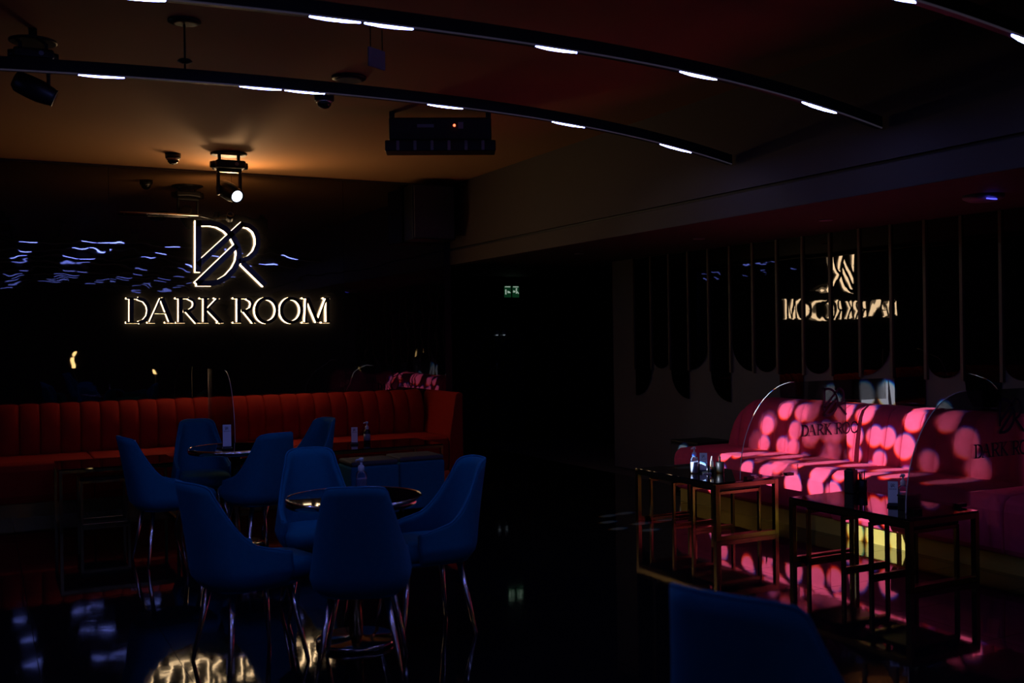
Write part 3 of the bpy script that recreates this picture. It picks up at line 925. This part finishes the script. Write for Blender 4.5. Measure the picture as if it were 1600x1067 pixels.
card(1.19, 9.72, .52, VA(1.19, 9.72), 'dim card on the left banquette table, beside a blue chair', .15)

def caddy(x, y, z, label, straws=6):
    t = thing('straw_caddy', label, 'caddy', (x, y, z), group='black caddies on the low tables')
    MB().lathe([(.030, 0), (.032, .004), (.036, .085), (.034, .086), (.030, .02), (.002, .018)], n=18).build('cup', M['black_plastic'], t)
    rn = random.Random(int(x * 1000 + y * 77))
    for k in range(straws):
        an = rn.uniform(0, 2 * PI); q = rn.uniform(.0, .018)
        MB().tube([(q * math.cos(an), q * math.sin(an), .022), (1.5 * q * math.cos(an), 1.5 * q * math.sin(an), rn.uniform(.12, .15))], .004, 6).build('straw', M['black_plastic'], t)
    return t
caddy(5.265, 6.55, .44, 'black cup of straws at the couch side of the far low table')
caddy(5.42, 5.20, .44, 'black cup of straws on the near low table, right of the black holder')
t = thing('napkin_holder', 'black napkin holder at the far corner of the near low table', 'holder', (5.345, 5.23, .44), .3)
MB().box((-.035, -.035, 0), (.035, .035, .16)).build('body', M['black_plastic'], t, bevel=.006)
MB().box((-.025, -.02, .16), (.025, .02, .172)).build('top_grip', M['black_plastic'], t)
t = thing('napkin_fold', 'folded white napkin stuck in a small black cup on the far low table', 'napkin', (5.20, 6.575, .44))
MB().lathe([(.018, 0), (.022, .05), (.02, .05), (.016, .006)], n=14).build('cup', M['black_plastic'], t)
MB().prism([(-.014, .012), (.014, .012), (.016, .08), (.002, .135), (-.010, .09)], lambda u, v, d: (u, d, v), -.004, .004).build('napkin', M['white'], t, bevel=.001)
tag(MB().box((5.08, 6.525, .4405), (5.16, 6.54, .449)).build('pen', M['white'], bevel=.002), 'white pen lying before the card on the far low table', 'pen')
t = thing('service_box', 'black service box beside the card on the near low table', 'box', (5.14, 4.545, .44), .1)
MB().box((-.065, -.04, 0), (.065, .04, .085)).build('box_body', M['black_plastic'], t, bevel=.004)
MB().box((-.068, -.043, .085), (.068, .043, .097)).build('lid', M['black_plastic'], t, bevel=.004)

# ------------------------------------------------------------------ lamps and gear on the ceiling
def moving_head(name, label, base, lens_dir, lensmat, scale=1.0, clamps=True):
    t = thing(name, label, 'stage light', base)
    t.scale = (scale,) * 3
    # hung below the ceiling: z = 0 at the ceiling
    MB().lathe([(.16, -.016), (.17, -.010), (.17, 0)], n=28).build('mount_plate', M['black_plastic'], t)
    for s in (-1, 1):
        MB().box((s * .09 - .012, -.02, -.08), (s * .09 + .012, .02, -.016)).build('clamp', M['black_metal'], t)
    b = MB().box((-.14, -.11, -.15), (.14, .11, -.075)).build('base_box', M['black_plastic'], t, bevel=.02, seg=3)
    MB().tube([(.05, -.112, -.112), (.05, -.116, -.112)], .018, 12).build('display', M['grey'], b)
    for s in (-1, 1):
        MB().tube([(s * .10, 0, -.112), (s * .175, 0, -.112)], [.045, .030], 14).build('handle', M['black_plastic'], b)
    y_ = MB()
    y_.box((-.115, -.035, -.18), (.115, .035, -.15))
    for s in (-1, 1): y_.box((s * .115 - (.025 if s > 0 else 0), -.03, -.40), (s * .115 + (.025 if s < 0 else 0), .03, -.18))
    y_.build('yoke', M['black_plastic'], t, bevel=.008)
    q = Vector(lens_dir).normalized().to_track_quat('Z', 'Y').to_matrix().to_4x4()
    Mx = Matrix.Translation((0, 0, -.36)) @ q
    hd = MB().lathe([(.05, -.15), (.078, -.12), (.085, -.03), (.085, .05), (.07, .13), (.062, .155), (.058, .157), (.056, .145)], n=24, Mx=Mx).build('head', M['black_plastic'], t)
    MB().lathe([(.01, .156), (.054, .154), (.055, .140)], n=24, Mx=Mx).build('lens', lensmat, hd)
    MB().lathe([(.063, .148), (.068, .150), (.068, .158), (.061, .160), (.058, .150)], n=24, Mx=Mx).build('lens_ring', M['black_metal'], hd)
    return t
moving_head('moving_head', 'black moving head stage light with bright white lens above the monogram sign', (2.12, 9.90, CZ), (.30, -.90, -.42), M['lens'])
dv = (LAMP_AIM - LAMP_POS).normalized()
hp = LAMP_POS - dv * .125 + Vector((0, 0, .27))
t = moving_head('moving_head', 'dark moving head stage light hanging at the upper left', tuple(hp), dv, M['lens'], .75)
MB().tube([(0, 0, -.01), (0, 0, (CZ - hp.z) / .75)], .03, 12).build('drop_pole', M['black_metal'], t)
t = thing('truss_bar', 'thin dark bar on the mirror wall left of the moving head', 'bar', (1.75, 10.9, 2.86))
MB().tube([(-.50, 0, 0), (.28, 0, 0)], .010, 8).build('bar', M['chrome'], t)
# can lamp added on the bar for the warm ceiling glow; inferred, unseen
UPL = Vector((.55, -.20, .0))
UPD = Vector((.03, -.80, .60)).normalized()
Mq = Matrix.Translation(UPL) @ UPD.to_track_quat('Z', 'Y').to_matrix().to_4x4()
cn = MB().lathe([(.018, -.09), (.034, -.085), (.036, 0), (.030, 0), (.028, -.03), (.004, -.032)], n=18, Mx=Mq).build('added_uplight_can', M['black_metal'], t)
MB().tube([(.26, 0, 0), (.42, -.06, -.04), (.54, -.15, -.035)], .008, 8).build('lamp_arm', M['black_metal'], cn)
ul = bpy.data.lights.new('added_uplight', 'SPOT'); ul.energy = UPLIGHT_W; ul.color = (1.0, .60, .28)
ul.spot_size = math.radians(150); ul.spot_blend = 1.0; ul.shadow_soft_size = .06
uo = bpy.data.objects.new('added_uplight', ul); COL.objects.link(uo)
uo.matrix_world = Matrix.Translation(Vector((1.75, 10.9, 2.86)) + UPL + UPD * .012) @ UPD.to_track_quat('-Z', 'Y').to_matrix().to_4x4()
for x in (-.45, .2): MB().tube([(x, 0, 0), (x, .095, 0)], .008, 8).build('bracket', M['black_metal'], t)

def dome(x, y, label):
    t = thing('dome_camera', label, 'camera', (x, y, CZ), group='dome cameras on the ceiling')
    MB().lathe([(.065, -.05), (.07, -.045), (.072, 0)], n=24).build('base', M['black_plastic'], t)
    MB().lathe([(.004, -.105), (.03, -.098), (.048, -.08), (.055, -.05)], n=24).build('dome', M['black_glass'], t)
    MB().lathe([(.054, -.062), (.059, -.060), (.059, -.048), (.054, -.046)], n=24).build('trim_ring', M['chrome'], t)
dome(1.64, 10.1, 'black dome camera on the ceiling left of the moving head')
dome(2.245, 7.25, 'black dome camera hanging just under the lit rib in the middle')
t = thing('ceiling_speaker', 'flat dark round disc on the ceiling behind the lit rib', 'speaker', (2.25, 6.7, CZ))
MB().lathe([(.09, -.02), (.115, -.014), (.12, 0)], n=28).build('rim', M['black_plastic'], t)
MB().lathe([(.085, -.026), (.09, -.02)], n=28).build('grille', M['grille'], t)
t = thing('hanging_sign', 'small pale grey plate hanging from the ceiling between the lit ribs', 'sign', (2.03, 5.55, 3.15), .5)
MB().box((-.07, -.006, -.05), (.07, .006, .06)).build('plate', M['grey'], t, bevel=.003)
MB().tube([(-.05, 0, .06), (-.05, 0, .18)], .003, 6).tube([(.05, 0, .06), (.05, 0, .18)], .003, 6).build('wire', M['black_metal'], t)

# light bar with six lamps
t = thing('light_bar', 'black light bar with six slots and a red indicator under the ceiling', 'stage light', (3.25, 7.45, CZ), -.42)
MB().box((-.40, -.10, -.24), (.40, .10, -.06)).build('housing', M['black_plastic'], t, bevel=.012)
MB().box((-.43, -.14, -.33), (.43, .06, -.245)).build('lamp_tray', M['black_plastic'], t, bevel=.008)
for k in range(6):
    x = -.33 + .132 * k
    MB().box((x - .012, -.152, -.325), (x + .012, -.14, -.25)).build('lamp_slot', M['grey'], t, bevel=.004)
MB().lathe([(.002, .014), (.010, .010), (.010, 0)], n=12, Mx=Matrix.Translation((.11, -.10, -.125)) @ Matrix.Rotation(PI / 2, 4, 'X')).build('indicator', M['red_led'], t)
MB().box((.14, -.106, -.15), (.18, -.10, -.10)).build('socket', M['grey'], t)
MB().box((-.18, -.103, -.14), (-.05, -.10, -.115)).build('rating_plate', M['grey'], t)
for s in (-1, 1): MB().box((s * .38 - .02, -.03, -.06), (s * .38 + .02, .03, 0)).build('bracket', M['black_metal'], t)

# wall speaker by the corner
t = thing('wall_speaker', 'black speaker hung on the mirror wall near the corner', 'speaker', (4.53, 10.80, 2.66))
MB().prism([(-.26, -.20), (.26, -.20), (.22, .16), (-.22, .16)], lambda u, v, d: (u, v, d), 0, .62).build('cabinet', M['black_plastic'], t, bevel=.01)
MB().box((-.24, -.215, .02), (.24, -.20, .60)).build('grille', M['grille'], t, bevel=.004)
MB().box((-.06, .15, .25), (.06, .17, .40)).build('bracket', M['black_metal'], t)

# things under the dropped ceiling
t = thing('access_point', 'round white ceiling access point with a blue light line', 'device', (5.85, 4.54, 2.44))
MB().lathe([(.03, -.045), (.09, -.040), (.125, -.022), (.13, 0)], n=36).build('body', M['grey'], t)
MB().tube([(-.07 + .014 * k - .02, -.075 - .012 * math.sin(PI * k / 7) - .02, -.040 + .004 * abs(k - 3.5) / 3.5) for k in range(8)], .0045, 6).build('light_line', M['blue_led'], t)
for k, (x, y, lb) in enumerate(((5.9, 6.0, 'small recessed downlight, unlit, above the crimson couch'), (5.9, 7.6, 'small recessed downlight, unlit, above the far end of the couch'), (5.7, 9.4, 'small recessed downlight, unlit, at the start of the corridor'), (5.8, 11.2, 'small recessed downlight, unlit, deeper in the corridor'))):
    t = thing('downlight', lb, 'light', (x, y, 2.44), group='unlit downlights in the low ceiling')
    MB().lathe([(.035, -.004), (.052, -.008), (.055, 0)], n=20).build('ring', M['grey'], t)
    MB().lathe([(.020, -.003), (.034, -.003)], n=16).build('lens', M['black_glass'], t)

# amber lamps far behind the viewer, met only as reflections in the mirror wall
for x, z, lb in ((2.11, 1.18, 'amber table lamp behind the viewer, left one, seen as a reflection'), (3.87, .75, 'amber table lamp behind the viewer, right one, seen as a reflection')):
    t = thing('table_lamp', lb, 'lamp', (x, -6.0, 0), group='amber lamps behind the viewer')
    MB().lathe([(.14, 0), (.14, .02), (.012, .03), (.012, z - .1)], n=20).build('lamp_stand', M['black_metal'], t)
    MB().lathe([(.03, z - .1), (.05, z - .08), (.05, z + .06), (.03, z + .08)], n=16).build('lamp_shade', M['amber'], t)
